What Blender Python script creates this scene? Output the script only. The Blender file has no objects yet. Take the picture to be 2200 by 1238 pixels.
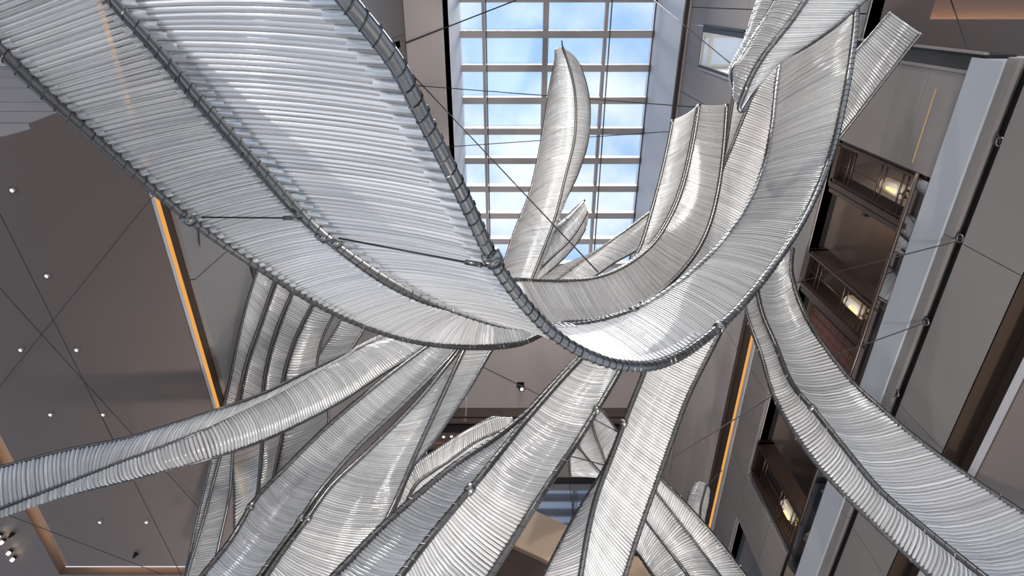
import bpy, math, random
import numpy as np
from mathutils import Matrix, Vector
random.seed(7)
SC = bpy.context.scene
COL = SC.collection

# ------------------------------------------------------------------ camera
FPX, ELEV = 1219.0, math.radians(63.1)
CAM = np.array([0.0, 0.0, 1.6])
cd = bpy.data.cameras.new('camera'); cam = bpy.data.objects.new('camera', cd); COL.objects.link(cam)
cd.sensor_width = 36; cd.lens = FPX / 2200 * 36; cd.clip_end = 500; cd.clip_start = 0.05
cam.location = CAM; cam.rotation_euler = (math.pi / 2 + ELEV, 0, 0)
SC.camera = cam

# ------------------------------------------------------------------ world: blue sky with white clouds
w = bpy.data.worlds.new('sky'); SC.world = w; w.use_nodes = True
nt = w.node_tree; nt.nodes.clear()
def N(t, ty, **kw):
    n = t.nodes.new(ty)
    for k, v in kw.items(): setattr(n, k, v)
    return n
out = N(nt, 'ShaderNodeOutputWorld'); bg = N(nt, 'ShaderNodeBackground')
tc = N(nt, 'ShaderNodeTexCoord')
no = N(nt, 'ShaderNodeTexNoise'); no.inputs['Scale'].default_value = 5.2; no.inputs['Detail'].default_value = 7; no.inputs['Roughness'].default_value = .52
cr = N(nt, 'ShaderNodeValToRGB')
cr.color_ramp.elements[0].position = .40; cr.color_ramp.elements[0].color = (.34, .53, .82, 1)
cr.color_ramp.elements[1].position = .66; cr.color_ramp.elements[1].color = (.88, .91, .96, 1)
nt.links.new(tc.outputs['Generated'], no.inputs['Vector'])
nt.links.new(no.outputs['Fac'], cr.inputs['Fac'])
nt.links.new(cr.outputs['Color'], bg.inputs['Color'])
bg.inputs['Strength'].default_value = .95
nt.links.new(bg.outputs[0], out.inputs[0])

sl = bpy.data.lights.new('sun', 'SUN'); sl.energy = 7.0; sl.angle = math.radians(13.0); sl.color = (1, .95, .88)
sun = bpy.data.objects.new('sun', sl); COL.objects.link(sun); sun.location = (0, -30, 30)
sun.rotation_euler = (math.radians(9), math.radians(1), 0)       # high sun, down through the skylight on to ribbons and floor

# added unseen fill lamps, and the room lamp behind the small window
def lamp(kind, name, loc, power, size, col, target=None, ang=70):
    l = bpy.data.lights.new(name, kind); l.energy = power; l.shadow_soft_size = size; l.color = col
    o = bpy.data.objects.new(name, l); COL.objects.link(o); o.location = loc
    if kind == 'SPOT':
        l.spot_size = math.radians(ang); l.spot_blend = 1.0
        o.rotation_euler = (Vector(target) - Vector(loc)).to_track_quat('-Z', 'Y').to_euler()
    return o
for lx, ly, tx_, ty_ in ((1.0, 4.5, .5, 4), (2.6, 9.0, 2, 9), (-.6, 8.0, -.6, 9), (3.4, 3.0, 3.6, 3), (-1.0, 5.0, -.8, 6.5)):
    lamp('SPOT', 'added_uplight', (lx, ly, .25), 1150, .25, (1, .94, .88), (tx_, ty_, 14), 85)  # uplights added to brighten the ribbons' undersides, no fixture known
for lx, lz, tgt in ((-1.8, 12.5, (0, 7, 11)), (4.2, 12.5, (3, 7, 12)), (1.2, 16, (2, 10, 15))):
    lamp('SPOT', 'added_back_spot', (lx, -8.7, lz), 2600, .15, (1, .95, .90), tgt, 75)  # unseen spots added to light the ribbon faces turned to the camera
lamp('SPOT', 'added_streak_spot', (-9.0, -2.5, 5.6), 3600, .05, (1, 1, 1), (-1.45, .35, 4.95), 14)  # unseen spot placed to draw the bright streak on the front ribbon
for ly in (3.6, 8.0): lamp('POINT', 'balcony_fill', (7.6, ly, 11.2), 16, .15, (1, .80, .62))  # point lights added to lift the dark balcony interior
lamp('POINT', 'window_room_lamp', (6.6, 1.28, 19.2), 60, .1, (1, .97, .9))

SC.view_settings.view_transform = 'Standard'
SC.view_settings.look = 'None'
SC.view_settings.gamma = 1
SC.view_settings.exposure = 0.48
SC.view_settings.use_curve_mapping = False
SC.cycles.max_bounces = 8; SC.cycles.diffuse_bounces = 4; SC.cycles.transparent_max_bounces = 24
SC.cycles.caustics_reflective = False; SC.cycles.caustics_refractive = False
SC.cycles.sample_clamp_indirect = 4

# ------------------------------------------------------------------ geometry helpers
Fw = np.array([0, math.cos(ELEV), math.sin(ELEV)]); Up = np.array([0, -math.sin(ELEV), math.cos(ELEV)]); Rt = np.array([1.0, 0, 0])
def ray(u, v): return Fw + Rt * (u - 1100) / FPX + Up * (619 - v) / FPX
def at(u, v, d): return CAM + ray(u, v) * d            # d: distance along the view axis, metres
def onX(u, v, X): r = ray(u, v); return CAM + r * (X / r[0])
def onY(u, v, Y): r = ray(u, v); return CAM + r * (Y / r[1])
def onZ(u, v, Z): r = ray(u, v); return CAM + r * ((Z - 1.6) / r[2])

def link(name, data, parent=None, mw=None):
    o = bpy.data.objects.new(name, data); COL.objects.link(o)
    if parent is not None:
        o.parent = parent
        base = WLOC.get(parent.name, Vector((0, 0, 0)))
        M = Matrix.Translation(-base) @ (mw if mw is not None else Matrix())
        o.matrix_basis = M
        WLOC[o.name] = base + Vector((0, 0, 0)) if mw is None else None
        if mw is None:
            # child frame: parent's base moved back to world zero
            WLOC[o.name] = Vector((0, 0, 0))
    else:
        if mw is not None: o.matrix_basis = mw
        WLOC[o.name] = Vector((0, 0, 0))
    return o
WLOC = {}
def mesh(name, V, Fc, mat, parent=None, smooth=False, mw=None):
    me = bpy.data.meshes.new(name); me.from_pydata([tuple(map(float, p)) for p in V], [], [tuple(f) for f in Fc])
    if smooth: me.polygons.foreach_set('use_smooth', [True] * len(me.polygons))
    me.update()
    if mat is not None: me.materials.append(mat)
    return link(name, me, parent, mw)
def empty(name, loc):
    o = bpy.data.objects.new(name, None); COL.objects.link(o); o.location = Vector([float(c) for c in loc]); o.empty_display_size = .1
    WLOC[o.name] = Vector([float(c) for c in loc]); return o
def tag(o, label=None, cat=None, group=None, kind=None):
    if label: o['label'] = label
    if cat: o['category'] = cat
    if group: o['group'] = group
    if kind: o['kind'] = kind
    return o
BF = [(0, 3, 2, 1), (4, 5, 6, 7), (0, 1, 5, 4), (1, 2, 6, 5), (2, 3, 7, 6), (3, 0, 4, 7)]
def boxg(x0, x1, y0, y1, z0, z1):
    return [(x0, y0, z0), (x1, y0, z0), (x1, y1, z0), (x0, y1, z0), (x0, y0, z1), (x1, y0, z1), (x1, y1, z1), (x0, y1, z1)], BF
def box(name, x0, x1, y0, y1, z0, z1, mat, parent=None):
    V, Fc = boxg(x0, x1, y0, y1, z0, z1); return mesh(name, V, Fc, mat, parent)
def prism(name, pts, vec, mat, parent=None):
    """polygon of world points extruded along vec"""
    n = len(pts); V = [np.array(p) for p in pts] + [np.array(p) + np.array(vec) for p in pts]
    Fc = [tuple(range(n)), tuple(range(2 * n - 1, n - 1, -1))] + [(i, i + n, (i + 1) % n + n, (i + 1) % n) for i in range(n)]
    return mesh(name, V, Fc, mat, parent)
def frames(P):
    P = np.asarray(P, float); T = np.gradient(P, axis=0); T /= np.linalg.norm(T, axis=1)[:, None]
    n = np.cross(T[0], [0.3, 0.2, 0.9]); n /= np.linalg.norm(n); out = []
    for t in T:
        n = n - t * (n @ t); n /= np.linalg.norm(n); out.append((n.copy(), np.cross(t, n)))
    return T, out
def tube_geo(P, r, sides=8, caps=True):
    T, fr = frames(P); V = []; Fc = []
    for p, (a, b) in zip(P, fr):
        for k in range(sides):
            th = 2 * math.pi * k / sides; V.append(p + (a * math.cos(th) + b * math.sin(th)) * r)
    for i in range(len(P) - 1):
        for k in range(sides):
            k2 = (k + 1) % sides; Fc.append((i * sides + k, i * sides + k2, (i + 1) * sides + k2, (i + 1) * sides + k))
    if caps:
        Fc.append(tuple(range(sides - 1, -1, -1))); m = (len(P) - 1) * sides; Fc.append(tuple(range(m, m + sides)))
    return V, Fc
def tube(name, P, r, mat, parent=None, sides=8):
    V, Fc = tube_geo(np.asarray(P, float), r, sides); return mesh(name, V, Fc, mat, parent, True)
def helix_geo(P, R, pitch, r, per=10):
    P = np.asarray(P, float); s = np.concatenate([[0], np.cumsum(np.linalg.norm(np.diff(P, axis=0), axis=1))])
    n = max(12, int(s[-1] / pitch * per)); ss = np.linspace(0, s[-1], n)
    Q = np.stack([np.interp(ss, s, P[:, k]) for k in range(3)], 1); T, fr = frames(Q)
    H = np.array([q + R * (a * math.cos(2 * math.pi * i / per) + b * math.sin(2 * math.pi * i / per)) for i, (q, (a, b)) in enumerate(zip(Q, fr))])
    return tube_geo(H, r, 3)
def crom(P, n):
    P = np.asarray(P, float); m = len(P); t = np.linspace(0, m - 1, n); i = np.clip(t.astype(int), 0, m - 2); f = (t - i)[:, None]
    p1 = P[i]; p2 = P[i + 1]
    p0 = np.where((i == 0)[:, None], 2 * P[0] - P[1], P[np.maximum(i - 1, 0)]); p3 = np.where((i == m - 2)[:, None], 2 * P[-1] - P[-2], P[np.minimum(i + 2, m - 1)])
    return .5 * ((2 * p1) + (-p0 + p2) * f + (2 * p0 - 5 * p1 + 4 * p2 - p3) * f ** 2 + (-p0 + 3 * p1 - 3 * p2 + p3) * f ** 3)

# ------------------------------------------------------------------ materials
def M_pr(name, col, rough=.6, metal=0, spec=.4, noise=0, nscale=3.0, emit=None, es=0):
    m = bpy.data.materials.new(name); m.use_nodes = True; t = m.node_tree; b = t.nodes['Principled BSDF']
    b.inputs['Base Color'].default_value = (*col, 1); b.inputs['Roughness'].default_value = rough; b.inputs['Metallic'].default_value = metal
    b.inputs['Specular IOR Level'].default_value = spec
    if noise:
        tx = N(t, 'ShaderNodeTexCoord'); nn = N(t, 'ShaderNodeTexNoise'); nn.inputs['Scale'].default_value = nscale; nn.inputs['Detail'].default_value = 5
        mp = N(t, 'ShaderNodeMapRange'); mp.inputs['To Min'].default_value = 1 - noise; mp.inputs['To Max'].default_value = 1 + noise
        mx = N(t, 'ShaderNodeMix', data_type='RGBA', blend_type='MULTIPLY'); mx.inputs['Factor'].default_value = 1
        mx.inputs['A'].default_value = (*col, 1)
        t.links.new(tx.outputs['Object'], nn.inputs['Vector']); t.links.new(nn.outputs['Fac'], mp.inputs['Value'])
        t.links.new(mp.outputs['Result'], mx.inputs['B']); t.links.new(mx.outputs['Result'], b.inputs['Base Color'])
    if emit:
        b.inputs['Emission Color'].default_value = (*emit, 1); b.inputs['Emission Strength'].default_value = es
    return m
def M_rod(name, col, trans, gloss=.35, rough=.1, streak=.52):
    """drawn glass rod: clearer through its middle, mirror-like towards its edges"""
    m = bpy.data.materials.new(name); m.use_nodes = True; t = m.node_tree; t.nodes.clear()
    o = N(t, 'ShaderNodeOutputMaterial'); lw = N(t, 'ShaderNodeLayerWeight'); lw.inputs['Blend'].default_value = .45
    df = N(t, 'ShaderNodeBsdfDiffuse'); df.inputs['Color'].default_value = (*col, 1)
    tl = N(t, 'ShaderNodeBsdfTranslucent'); tl.inputs['Color'].default_value = (*col, 1)
    gl = N(t, 'ShaderNodeBsdfGlossy'); gl.inputs['Color'].default_value = (.95, .96, .98, 1); gl.inputs['Roughness'].default_value = rough
    tr = N(t, 'ShaderNodeBsdfTransparent'); tr.inputs['Color'].default_value = (.95, .97, .97, 1)
    m1 = N(t, 'ShaderNodeMixShader'); m1.inputs[0].default_value = .5
    m2 = N(t, 'ShaderNodeMixShader'); m3 = N(t, 'ShaderNodeMixShader')
    oi = N(t, 'ShaderNodeObjectInfo')
    # transparency: facing 0 in the middle -> trans, 1 at the edge -> 0, varied from rod to rod
    a = N(t, 'ShaderNodeMath', operation='SUBTRACT'); a.inputs[0].default_value = 1; t.links.new(lw.outputs['Facing'], a.inputs[1])
    r = N(t, 'ShaderNodeMapRange'); r.inputs['To Min'].default_value = trans * .5; r.inputs['To Max'].default_value = trans * 1.5; t.links.new(oi.outputs['Random'], r.inputs['Value'])
    b = N(t, 'ShaderNodeMath', operation='MULTIPLY'); t.links.new(a.outputs[0], b.inputs[0]); t.links.new(r.outputs[0], b.inputs[1])
    g = N(t, 'ShaderNodeMapRange'); g.inputs['To Min'].default_value = gloss * .5; g.inputs['To Max'].default_value = min(1, gloss * 2); t.links.new(lw.outputs['Facing'], g.inputs['Value'])
    t.links.new(df.outputs[0], m1.inputs[1]); t.links.new(tl.outputs[0], m1.inputs[2])
    t.links.new(g.outputs[0], m2.inputs[0]); t.links.new(m1.outputs[0], m2.inputs[1]); t.links.new(gl.outputs[0], m2.inputs[2])
    t.links.new(b.outputs[0], m3.inputs[0]); t.links.new(m2.outputs[0], m3.inputs[1]); t.links.new(tr.outputs[0], m3.inputs[2])
    # dark lines along the rod: inner edges and reflections painted into the colour
    tx = N(t, 'ShaderNodeTexCoord'); mp = N(t, 'ShaderNodeMapping'); mp.inputs['Scale'].default_value = (.5, 11, 1)
    ad = N(t, 'ShaderNodeVectorMath', operation='ADD'); sc_ = N(t, 'ShaderNodeMath', operation='MULTIPLY'); sc_.inputs[1].default_value = 90
    t.links.new(oi.outputs['Random'], sc_.inputs[0]); t.links.new(tx.outputs['UV'], mp.inputs['Vector']); t.links.new(mp.outputs[0], ad.inputs[0]); t.links.new(sc_.outputs[0], ad.inputs[1])
    nz = N(t, 'ShaderNodeTexNoise'); nz.inputs['Scale'].default_value = 1.0; nz.inputs['Detail'].default_value = 3; t.links.new(ad.outputs[0], nz.inputs['Vector'])
    rp = N(t, 'ShaderNodeMapRange'); rp.inputs['From Min'].default_value = .36; rp.inputs['From Max'].default_value = .60; rp.inputs['To Min'].default_value = 1 - streak; rp.inputs['To Max'].default_value = 1
    t.links.new(nz.outputs['Fac'], rp.inputs['Value'])
    cm = N(t, 'ShaderNodeMix', data_type='RGBA', blend_type='MULTIPLY'); cm.inputs['Factor'].default_value = 1; cm.inputs['A'].default_value = (*col, 1); t.links.new(rp.outputs[0], cm.inputs['B'])
    t.links.new(cm.outputs['Result'], df.inputs['Color']); t.links.new(cm.outputs['Result'], tl.inputs['Color'])
    t.links.new(m3.outputs[0], o.inputs[0]); return m
def M_pane(name, tint, refl, rough=.02):
    m = bpy.data.materials.new(name); m.use_nodes = True; t = m.node_tree; t.nodes.clear()
    o = N(t, 'ShaderNodeOutputMaterial'); tr = N(t, 'ShaderNodeBsdfTransparent'); tr.inputs['Color'].default_value = (*tint, 1)
    gl = N(t, 'ShaderNodeBsdfGlossy'); gl.inputs['Roughness'].default_value = rough; gl.inputs['Color'].default_value = (.9, .93, .97, 1)
    mx = N(t, 'ShaderNodeMixShader'); mx.inputs[0].default_value = refl
    t.links.new(tr.outputs[0], mx.inputs[1]); t.links.new(gl.outputs[0], mx.inputs[2]); t.links.new(mx.outputs[0], o.inputs[0]); return m
def M_emit(name, col, s):
    m = bpy.data.materials.new(name); m.use_nodes = True; t = m.node_tree; t.nodes.clear()
    o = N(t, 'ShaderNodeOutputMaterial'); e = N(t, 'ShaderNodeEmission'); e.inputs[0].default_value = (*col, 1); e.inputs[1].default_value = s
    t.links.new(e.outputs[0], o.inputs[0]); return m

ROD = M_rod('glass_rod_clear', (.92, .91, .905), .28, .24, .09)
ROD_FAR = M_rod('glass_rod_far', (.91, .90, .90), .22, .18, .15)
ROD_FRONT = M_rod('glass_rod_front', (.90, .885, .88), .20, .20, .055)
ROD_LEFT = M_rod('glass_rod_dulled', (.84, .82, .81), .40, .34, .10, .62)  # darker, clearer copy: the left ribbon's weaker light put into its colour
SOCK = M_rod('glass_socket', (.94, .94, .94), .40, .30, .06)
STEEL = M_pr('brushed_steel', (.23, .226, .222), .30, 1.0, noise=.12, nscale=14)
STEEL_D = M_pr('dark_steel', (.135, .13, .127), .38, 1.0, noise=.15, nscale=14)
WIRE = M_pr('binding_wire_steel', (.10, .10, .10), .35, 1.0)
CABLE = M_pr('cable_steel', (.05, .048, .05), .7, 0, .1)
GREY = M_pr('grey_wall_lifted', (.42, .385, .375), .62, noise=.05, nscale=1.2)  # lighter copy of the panel grey, making up for weak light higher up
GREYP = M_pr('grey_panel_stone', (.215, .198, .192), .45, noise=.06, nscale=.9)
BLUE = M_pr('fascia_sky_tinted', (.37, .395, .44), .40, noise=.03)  # white fascia with the sky's blue put into its colour
WELL = M_pr('skylight_well_white', (.80, .81, .84), .55)
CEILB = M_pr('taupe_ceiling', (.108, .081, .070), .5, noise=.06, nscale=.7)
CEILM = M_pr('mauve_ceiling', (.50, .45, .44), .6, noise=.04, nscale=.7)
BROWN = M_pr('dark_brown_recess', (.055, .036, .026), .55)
BLACK = M_pr('black_slot', (.012, .011, .012), .5)
BEIGE = M_pr('beige_stone', (.62, .47, .34), .22, noise=.06, nscale=.8)
LIP = M_pr('pale_lip', (.46, .45, .47), .5)
BEAM = M_pr('skylight_beam_paint', (.40, .36, .35), .5)
BRONZE = M_pr('bronze_metal', (.135, .10, .085), .34, 1.0)
BRASS = M_pr('brass_metal', (.62, .38, .18), .25, 1.0)
TILE = M_pr('red_brown_tile', (.13, .055, .045), .3)
FLOOR = M_pr('pale_marble_floor', (.70, .68, .66), .35, noise=.06)
PANE = M_pane('skylight_glass', (.93, .96, 1), .04, .3)
BALU = M_pane('balustrade_glass', (.55, .56, .60), .38)
MIRR = M_pr('blue_grey_glass', (.25, .28, .32), .04, .85)
LED = M_emit('amber_led', (.62, .28, .065), 1.0)
LED_W = M_emit('warm_led', (1.0, .58, .30), 9)
LED_T = M_emit('tray_led_warm', (1.0, .62, .36), 14)
LED_P = M_emit('pier_led_reflection', (.85, .52, .26), .4)
BULB = M_emit('warm_downlight', (1.0, .82, .58), 9)
SPOTE = M_emit('cool_spot_lens', (.8, .9, 1.0), 6)
FROST = M_pr('frosted_sconce_glass', (.72, .70, .68), .3, emit=(1, .66, .30), es=.12)
GLOW = M_emit('sconce_filament', (1.0, .58, .20), 1.6)

# ------------------------------------------------------------------ setting
XR, XL, ZC, ZG, YF = 5.8, -3.5, 22.1, 26.6, 16.5
tag(box('floor', -14, 16, -16, 24, -.3, 0, FLOOR), kind='structure')

def panel_wall(root, axis_x, inward, y0, y1, z0, z1, ys, zs, mat, gap=.02, th=.06):
    """thin stone panels hung with recessed joints on plane X = axis_x; ys / zs are the joints"""
    ys = [y0] + [y for y in ys if y0 < y < y1] + [y1]; zs = [z0] + [z for z in zs if z0 < z < z1] + [z1]
    for i in range(len(ys) - 1):
        for j in range(len(zs) - 1):
            a, b = sorted((axis_x, axis_x - inward * th))
            box('wall_panel', a, b, ys[i] + gap / 2, ys[i + 1] - gap / 2, zs[j] + gap / 2, zs[j + 1] - gap / 2, mat, root)

# right wall ---------------------------------------------------------
wr = tag(empty('wall_right', (XR, 5, 0)), kind='structure')
def wr_box(n, x0, x1, y0, y1, z0, z1, m): return box(n, x0, x1, y0, y1, z0, z1, m, wr)
YS = [-5, -2.4, .2, 2.8, 5.4, 8.0, 10.6, 13.2, 15.8]
# upper wall with the small window
WY0, WY1, WZ0, WZ1 = .70, 1.86, 17.12, 20.46
panel_wall(wr, XR, -1, -8, WY0, 13.9, ZC, YS, [17.12, 20.46], GREY)
panel_wall(wr, XR, -1, WY0, WY1, WZ1, ZC, [], [], GREY)
panel_wall(wr, XR, -1, WY0, WY1, 13.9, WZ0, [], [], GREY)
panel_wall(wr, XR, -1, WY1, YF, 13.9, 17.14, YS, [15.6], GREY)
panel_wall(wr, XR, -1, WY1, YF, 17.30, ZC, YS, [19.7], GREY)
wr_box('slot', XR + .10, XR + .14, WY1, YF, 17.12, 17.32, BLACK)
wr_box('wall_core', XR + .14, XR + .3, -8, WY0 - .05, 13.9, ZC, GREY)
wr_box('wall_core', XR + .14, XR + .3, WY1 + .05, YF, 13.9, ZC, GREY)
# amber cove, level 3
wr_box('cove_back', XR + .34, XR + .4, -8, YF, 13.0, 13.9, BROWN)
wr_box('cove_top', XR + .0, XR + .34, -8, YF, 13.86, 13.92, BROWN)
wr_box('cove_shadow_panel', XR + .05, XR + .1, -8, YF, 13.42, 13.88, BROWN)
wr_box('led_strip', XR + .03, XR + .09, -8, YF, 13.18, 13.42, LED)
wr_box('cove_lip', XR - .02, XR + .34, -8, YF, 13.04, 13.18, LIP)
panel_wall(wr, XR, -1, -8, YF, 12.0, 13.04, YS, [], GREYP)
wr_box('wall_core', XR + .08, XR + .3, -8, YF, 12.0, 13.04, GREY)
# piers on the balcony level
panel_wall(wr, XR, -1, .84, 2.20, 9.30, 12.0, [], [9.98], GREYP, .008)
wr_box('wall_core', XR + .08, XR + .5, .84, 2.2, 9.3, 12.0, GREY)
wr_box('black_pilaster', XR + .01, XR + .4, .60, .80, 9.10, 12.0, BLACK)
wr_box('pilaster_edge', XR - .01, XR + .05, .57, .60, 9.10, 12.0, GREYP)
wr_box('pilaster_edge', XR - .01, XR + .05, .80, .84, 9.10, 12.0, GREYP)
wr_box('led_reflection', XR - .006, XR + .01, 1.08, 2.10, 9.742, 9.758, LED_P)  # glowing strip stands in for an led's reflection on the pier
panel_wall(wr, XR, -1, 10.45, 11.9, 9.30, 12.0, [11.2], [10.6], GREYP)
wr_box('wall_core', XR + .08, XR + .5, 10.45, 11.9, 9.3, 12.0, GREY)
# balcony slab and bands below
wr_box('fascia', XR - .03, XR + .3, .64, YF, 8.74, 9.26, BLUE)
wr_box('slab', XR + .3, 9.5, .62, YF, 8.76, 9.2, GREY)
panel_wall(wr, XR, -1, .60, YF, 8.56, 8.74, YS, [], GREYP, .01)
wr_box('slot', XR + .10, XR + .14, .60, YF, 8.36, 8.58, BLACK)
panel_wall(wr, XR, -1, .60, YF, 7.40, 8.38, YS, [], GREYP, .01)
wr_box('wall_core', XR + .14, XR + .4, .60, YF, 7.4, 8.74, GREY)
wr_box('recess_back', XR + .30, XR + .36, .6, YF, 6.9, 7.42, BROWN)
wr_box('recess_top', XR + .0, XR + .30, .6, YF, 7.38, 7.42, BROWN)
wr_box('recess_lip', XR, XR + .32, .6, YF, 6.875, 6.98, LIP)

# balcony ceiling (taupe) with a raised tray lit by a warm cove
cb = tag(empty('ceiling_balcony', (9, 4, 12)), kind='structure')
p = onZ(1997, 42, 12.0); TX, TY = float(p[0]), float(p[1])
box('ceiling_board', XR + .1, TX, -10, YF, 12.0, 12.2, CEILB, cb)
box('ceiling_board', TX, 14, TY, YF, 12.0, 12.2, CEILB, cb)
box('tray_top', TX - .3, 14.3, -10, TY + .3, 12.42, 12.5, CEILB, cb)
box('tray_led', TX + .1, 14, TY + .1, TY + .16, 12.24, 12.32, LED_W, cb)
box('tray_led', TX - .16, TX - .1, -10, TY, 12.24, 12.32, LED_W, cb)
a = onZ(1790, 430, 12.0); b = onZ(1768, 545, 12.0)
box('ceiling_slot', a[0] - .05, a[0] + .05, 2.3, YF, 11.985, 12.0, BLACK, cb)
tag(box('wall_balcony', 9.5, 9.7, 2.2, YF, 9.2, 12.0, CEILB), kind='structure')
tag(box('ceiling_lower', XR, 14, .6, YF, 6.85, 6.87, CEILB), kind='structure')

wb = tag(empty('wall_back', (1, -9, 8)), kind='structure')  # unseen wall added to limit sun and sky coming in from behind
for i in range(4): box('wall_panel', XL + i * 2.325 + .01, XL + (i + 1) * 2.325 - .01, -9.3, -9, 8.0, ZC, GREY, wb)

# left wall ----------------------------------------------------------
wl = tag(empty('wall_left', (XL, 5, 0)), kind='structure')
YSL = [-5, -2, 1, 2.75, 5.5, 8.25, 11, 13.75]
panel_wall(wl, XL, 1, -8, YF, 7.22, 8.48, YSL, [], GREYP, .012)
panel_wall(wl, XL, 1, -8, YF, 8.62, ZC - .25, YSL, [11.5, 14.6, 18], GREYP, .012)
box('slot', XL - .14, XL - .10, -8, YF, 8.46, 8.64, BLACK, wl)
box('wall_core', XL - .4, XL - .14, -8, YF, 7.22, ZC, GREY, wl)
box('top_slot', XL - .13, XL - .02, -8, YF, ZC - .25, ZC, BLACK, wl)
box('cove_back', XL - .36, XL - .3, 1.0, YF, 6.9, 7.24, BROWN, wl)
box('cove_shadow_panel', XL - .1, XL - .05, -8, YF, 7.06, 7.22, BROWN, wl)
box('led_strip', XL - .09, XL - .03, -8, YF, 6.945, 7.065, LED, wl)
box('cove_lip', XL - .3, XL - .0, -8, YF, 6.89, 6.95, LIP, wl)
# near-left cross wall in courses, standing on the soffit's near edge
q0 = onZ(0, 290, 6.9); q1 = onZ(145, 250, 6.9); dr = (q0 - q1) / np.linalg.norm(q0 - q1)
e0 = q1 - dr * .55; e1 = q1 + dr * 9
wn = tag(empty('wall_near_left', tuple(e0)), kind='structure')
zz = 6.9
for k, h in enumerate((.62, .05, .62, .05, .62, .05, 1.2, .05, 1.2, .05, 1.2, .05, 1.6, .05, 1.6, .05, 1.6, .05, 1.6, .05, 1.6)):
    m, off = (GREYP, 0) if k % 2 == 0 else (LIP, .03)
    a0 = np.array([XL, 1.12 + off, zz]); a1 = np.array([-13.0, 1.12 + off, zz])
    prism('stone_course', [a0, a1, a1 + np.array([0, 0, h]), a0 + np.array([0, 0, h])], (0, .2, 0), m, wn); zz += h
tag(box('ceiling_near_left', -13, XL - .4, -9, 1.1, 13.0, 13.2, CEILM), kind='structure')  # roof slab added to keep sky light off the near-left wall
# left soffit (taupe) with raised tray
cl = tag(empty('ceiling_left', (-7, 5, 6.9)), kind='structure')
t0 = onZ(150, 1212, 6.9); t1 = onZ(0, 885, 6.9)
TLX, TLY = float(t0[0]), float(t0[1])
def soff(pts, m=CEILB, h=.12): return prism('soffit_board', [(x, y, 6.88) for x, y in pts], (0, 0, h), m, cl)
tr_x1 = XL - .9
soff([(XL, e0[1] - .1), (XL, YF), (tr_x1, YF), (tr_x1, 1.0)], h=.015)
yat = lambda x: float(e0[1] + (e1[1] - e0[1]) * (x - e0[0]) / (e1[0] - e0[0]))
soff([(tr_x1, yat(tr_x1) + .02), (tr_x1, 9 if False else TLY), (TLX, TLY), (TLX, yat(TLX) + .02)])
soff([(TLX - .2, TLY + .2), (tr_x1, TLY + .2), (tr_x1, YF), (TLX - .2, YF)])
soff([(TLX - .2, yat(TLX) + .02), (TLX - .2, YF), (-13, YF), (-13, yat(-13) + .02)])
box('tray_gap_top', TLX - .5, tr_x1, TLY - .4, TLY + .5, 7.24, 7.28, LIP, cl)
box('tray_gap_top', TLX - .5, TLX + .4, 1.5, TLY - .4, 7.24, 7.28, LIP, cl)
box('tray_led', TLX + .1, tr_x1, TLY - .16, TLY - .10, 7.01, 7.05, LED_T, cl)
box('tray_led', TLX + .10, TLX + .16, 1.9, TLY - .2, 7.01, 7.05, LED_T, cl)

# main ceiling round the well, well walls ---------------------------------
WX0, WX1, WY_0, WYF = -2.05, 5.63, -5.2, 11.35
ce = tag(empty('ceiling', (0, 12, ZC)), kind='structure')
box('ceiling_board', XL - .4, WX0 - .03, -8, YF, ZC, ZC + .2, CEILM, ce)
box('ceiling_board', WX0, WX1, WYF, YF, ZC, ZC + .2, CEILM, ce)
box('ceiling_board', WX1 + .12, XR + .3, -8, YF, ZC, ZC + .2, CEILM, ce)
box('ceiling_groove', WX1, WX1 + .12, -8, YF, ZC + .05, ZC + .2, BROWN, ce)
box('ceiling_board', WX0, WX1, -8, WY_0, ZC, ZC + .2, CEILM, ce)
ww = tag(empty('wall_skylight_well', (1.8, 3, ZC)), kind='structure')
box('well_side', WX0 - .2, WX0, WY_0, WYF, ZC, ZG + .3, WELL, ww)
box('well_side', WX1, WX1 + .2, WY_0, WYF, ZC + .2, ZG + .3, WELL, ww)
box('well_side', WX0 - .2, WX1 + .2, WYF, WYF + .2, ZC + .2, ZG + .3, WELL, ww)
box('well_side', WX0 - .2, WX1 + .2, WY_0 - .2, WY_0, ZC + .2, ZG + .3, WELL, ww)
# skylight: beams, mullions and panes
sk = tag(empty('window_1', (1.8, 3, ZG)), 'large skylight of clear panes between taupe cross beams', None, None, 'structure')
BY = [1.19 + 1.263 * k for k in range(-5, 9)]
for y in BY: box('cross_beam', WX0, WX1, y - .12, y + .15, ZG - .42, ZG - .02, BEAM, sk)
MX = [(-1.13, .06), (1.34, .11), (3.72, .06)]
for x, h in MX: box('mullion', x - h, x + h, WY_0, WYF, ZG - .36, ZG - .03, BEAM, sk)
xs = [WX0, -1.13, 1.34, 3.72, WX1]
for i in range(4):
    for j in range(len(BY) - 1):
        box('pane', xs[i] + .01, xs[i + 1] - .01, BY[j] + .01, BY[j + 1] - .01, ZG, ZG + .03, PANE, sk)
for x in (-1.02, 3.86): tube('tie_rod', [(x, WY_0, ZG - .5), (x, WYF, ZG - .5)], .025, STEEL_D, sk, 6)
tube('tie_rod', [(WX1 - .05, WY_0, ZG - .45), (WX1 - .05, WYF, ZG - .45)], .03, STEEL_D, sk, 6)

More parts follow.
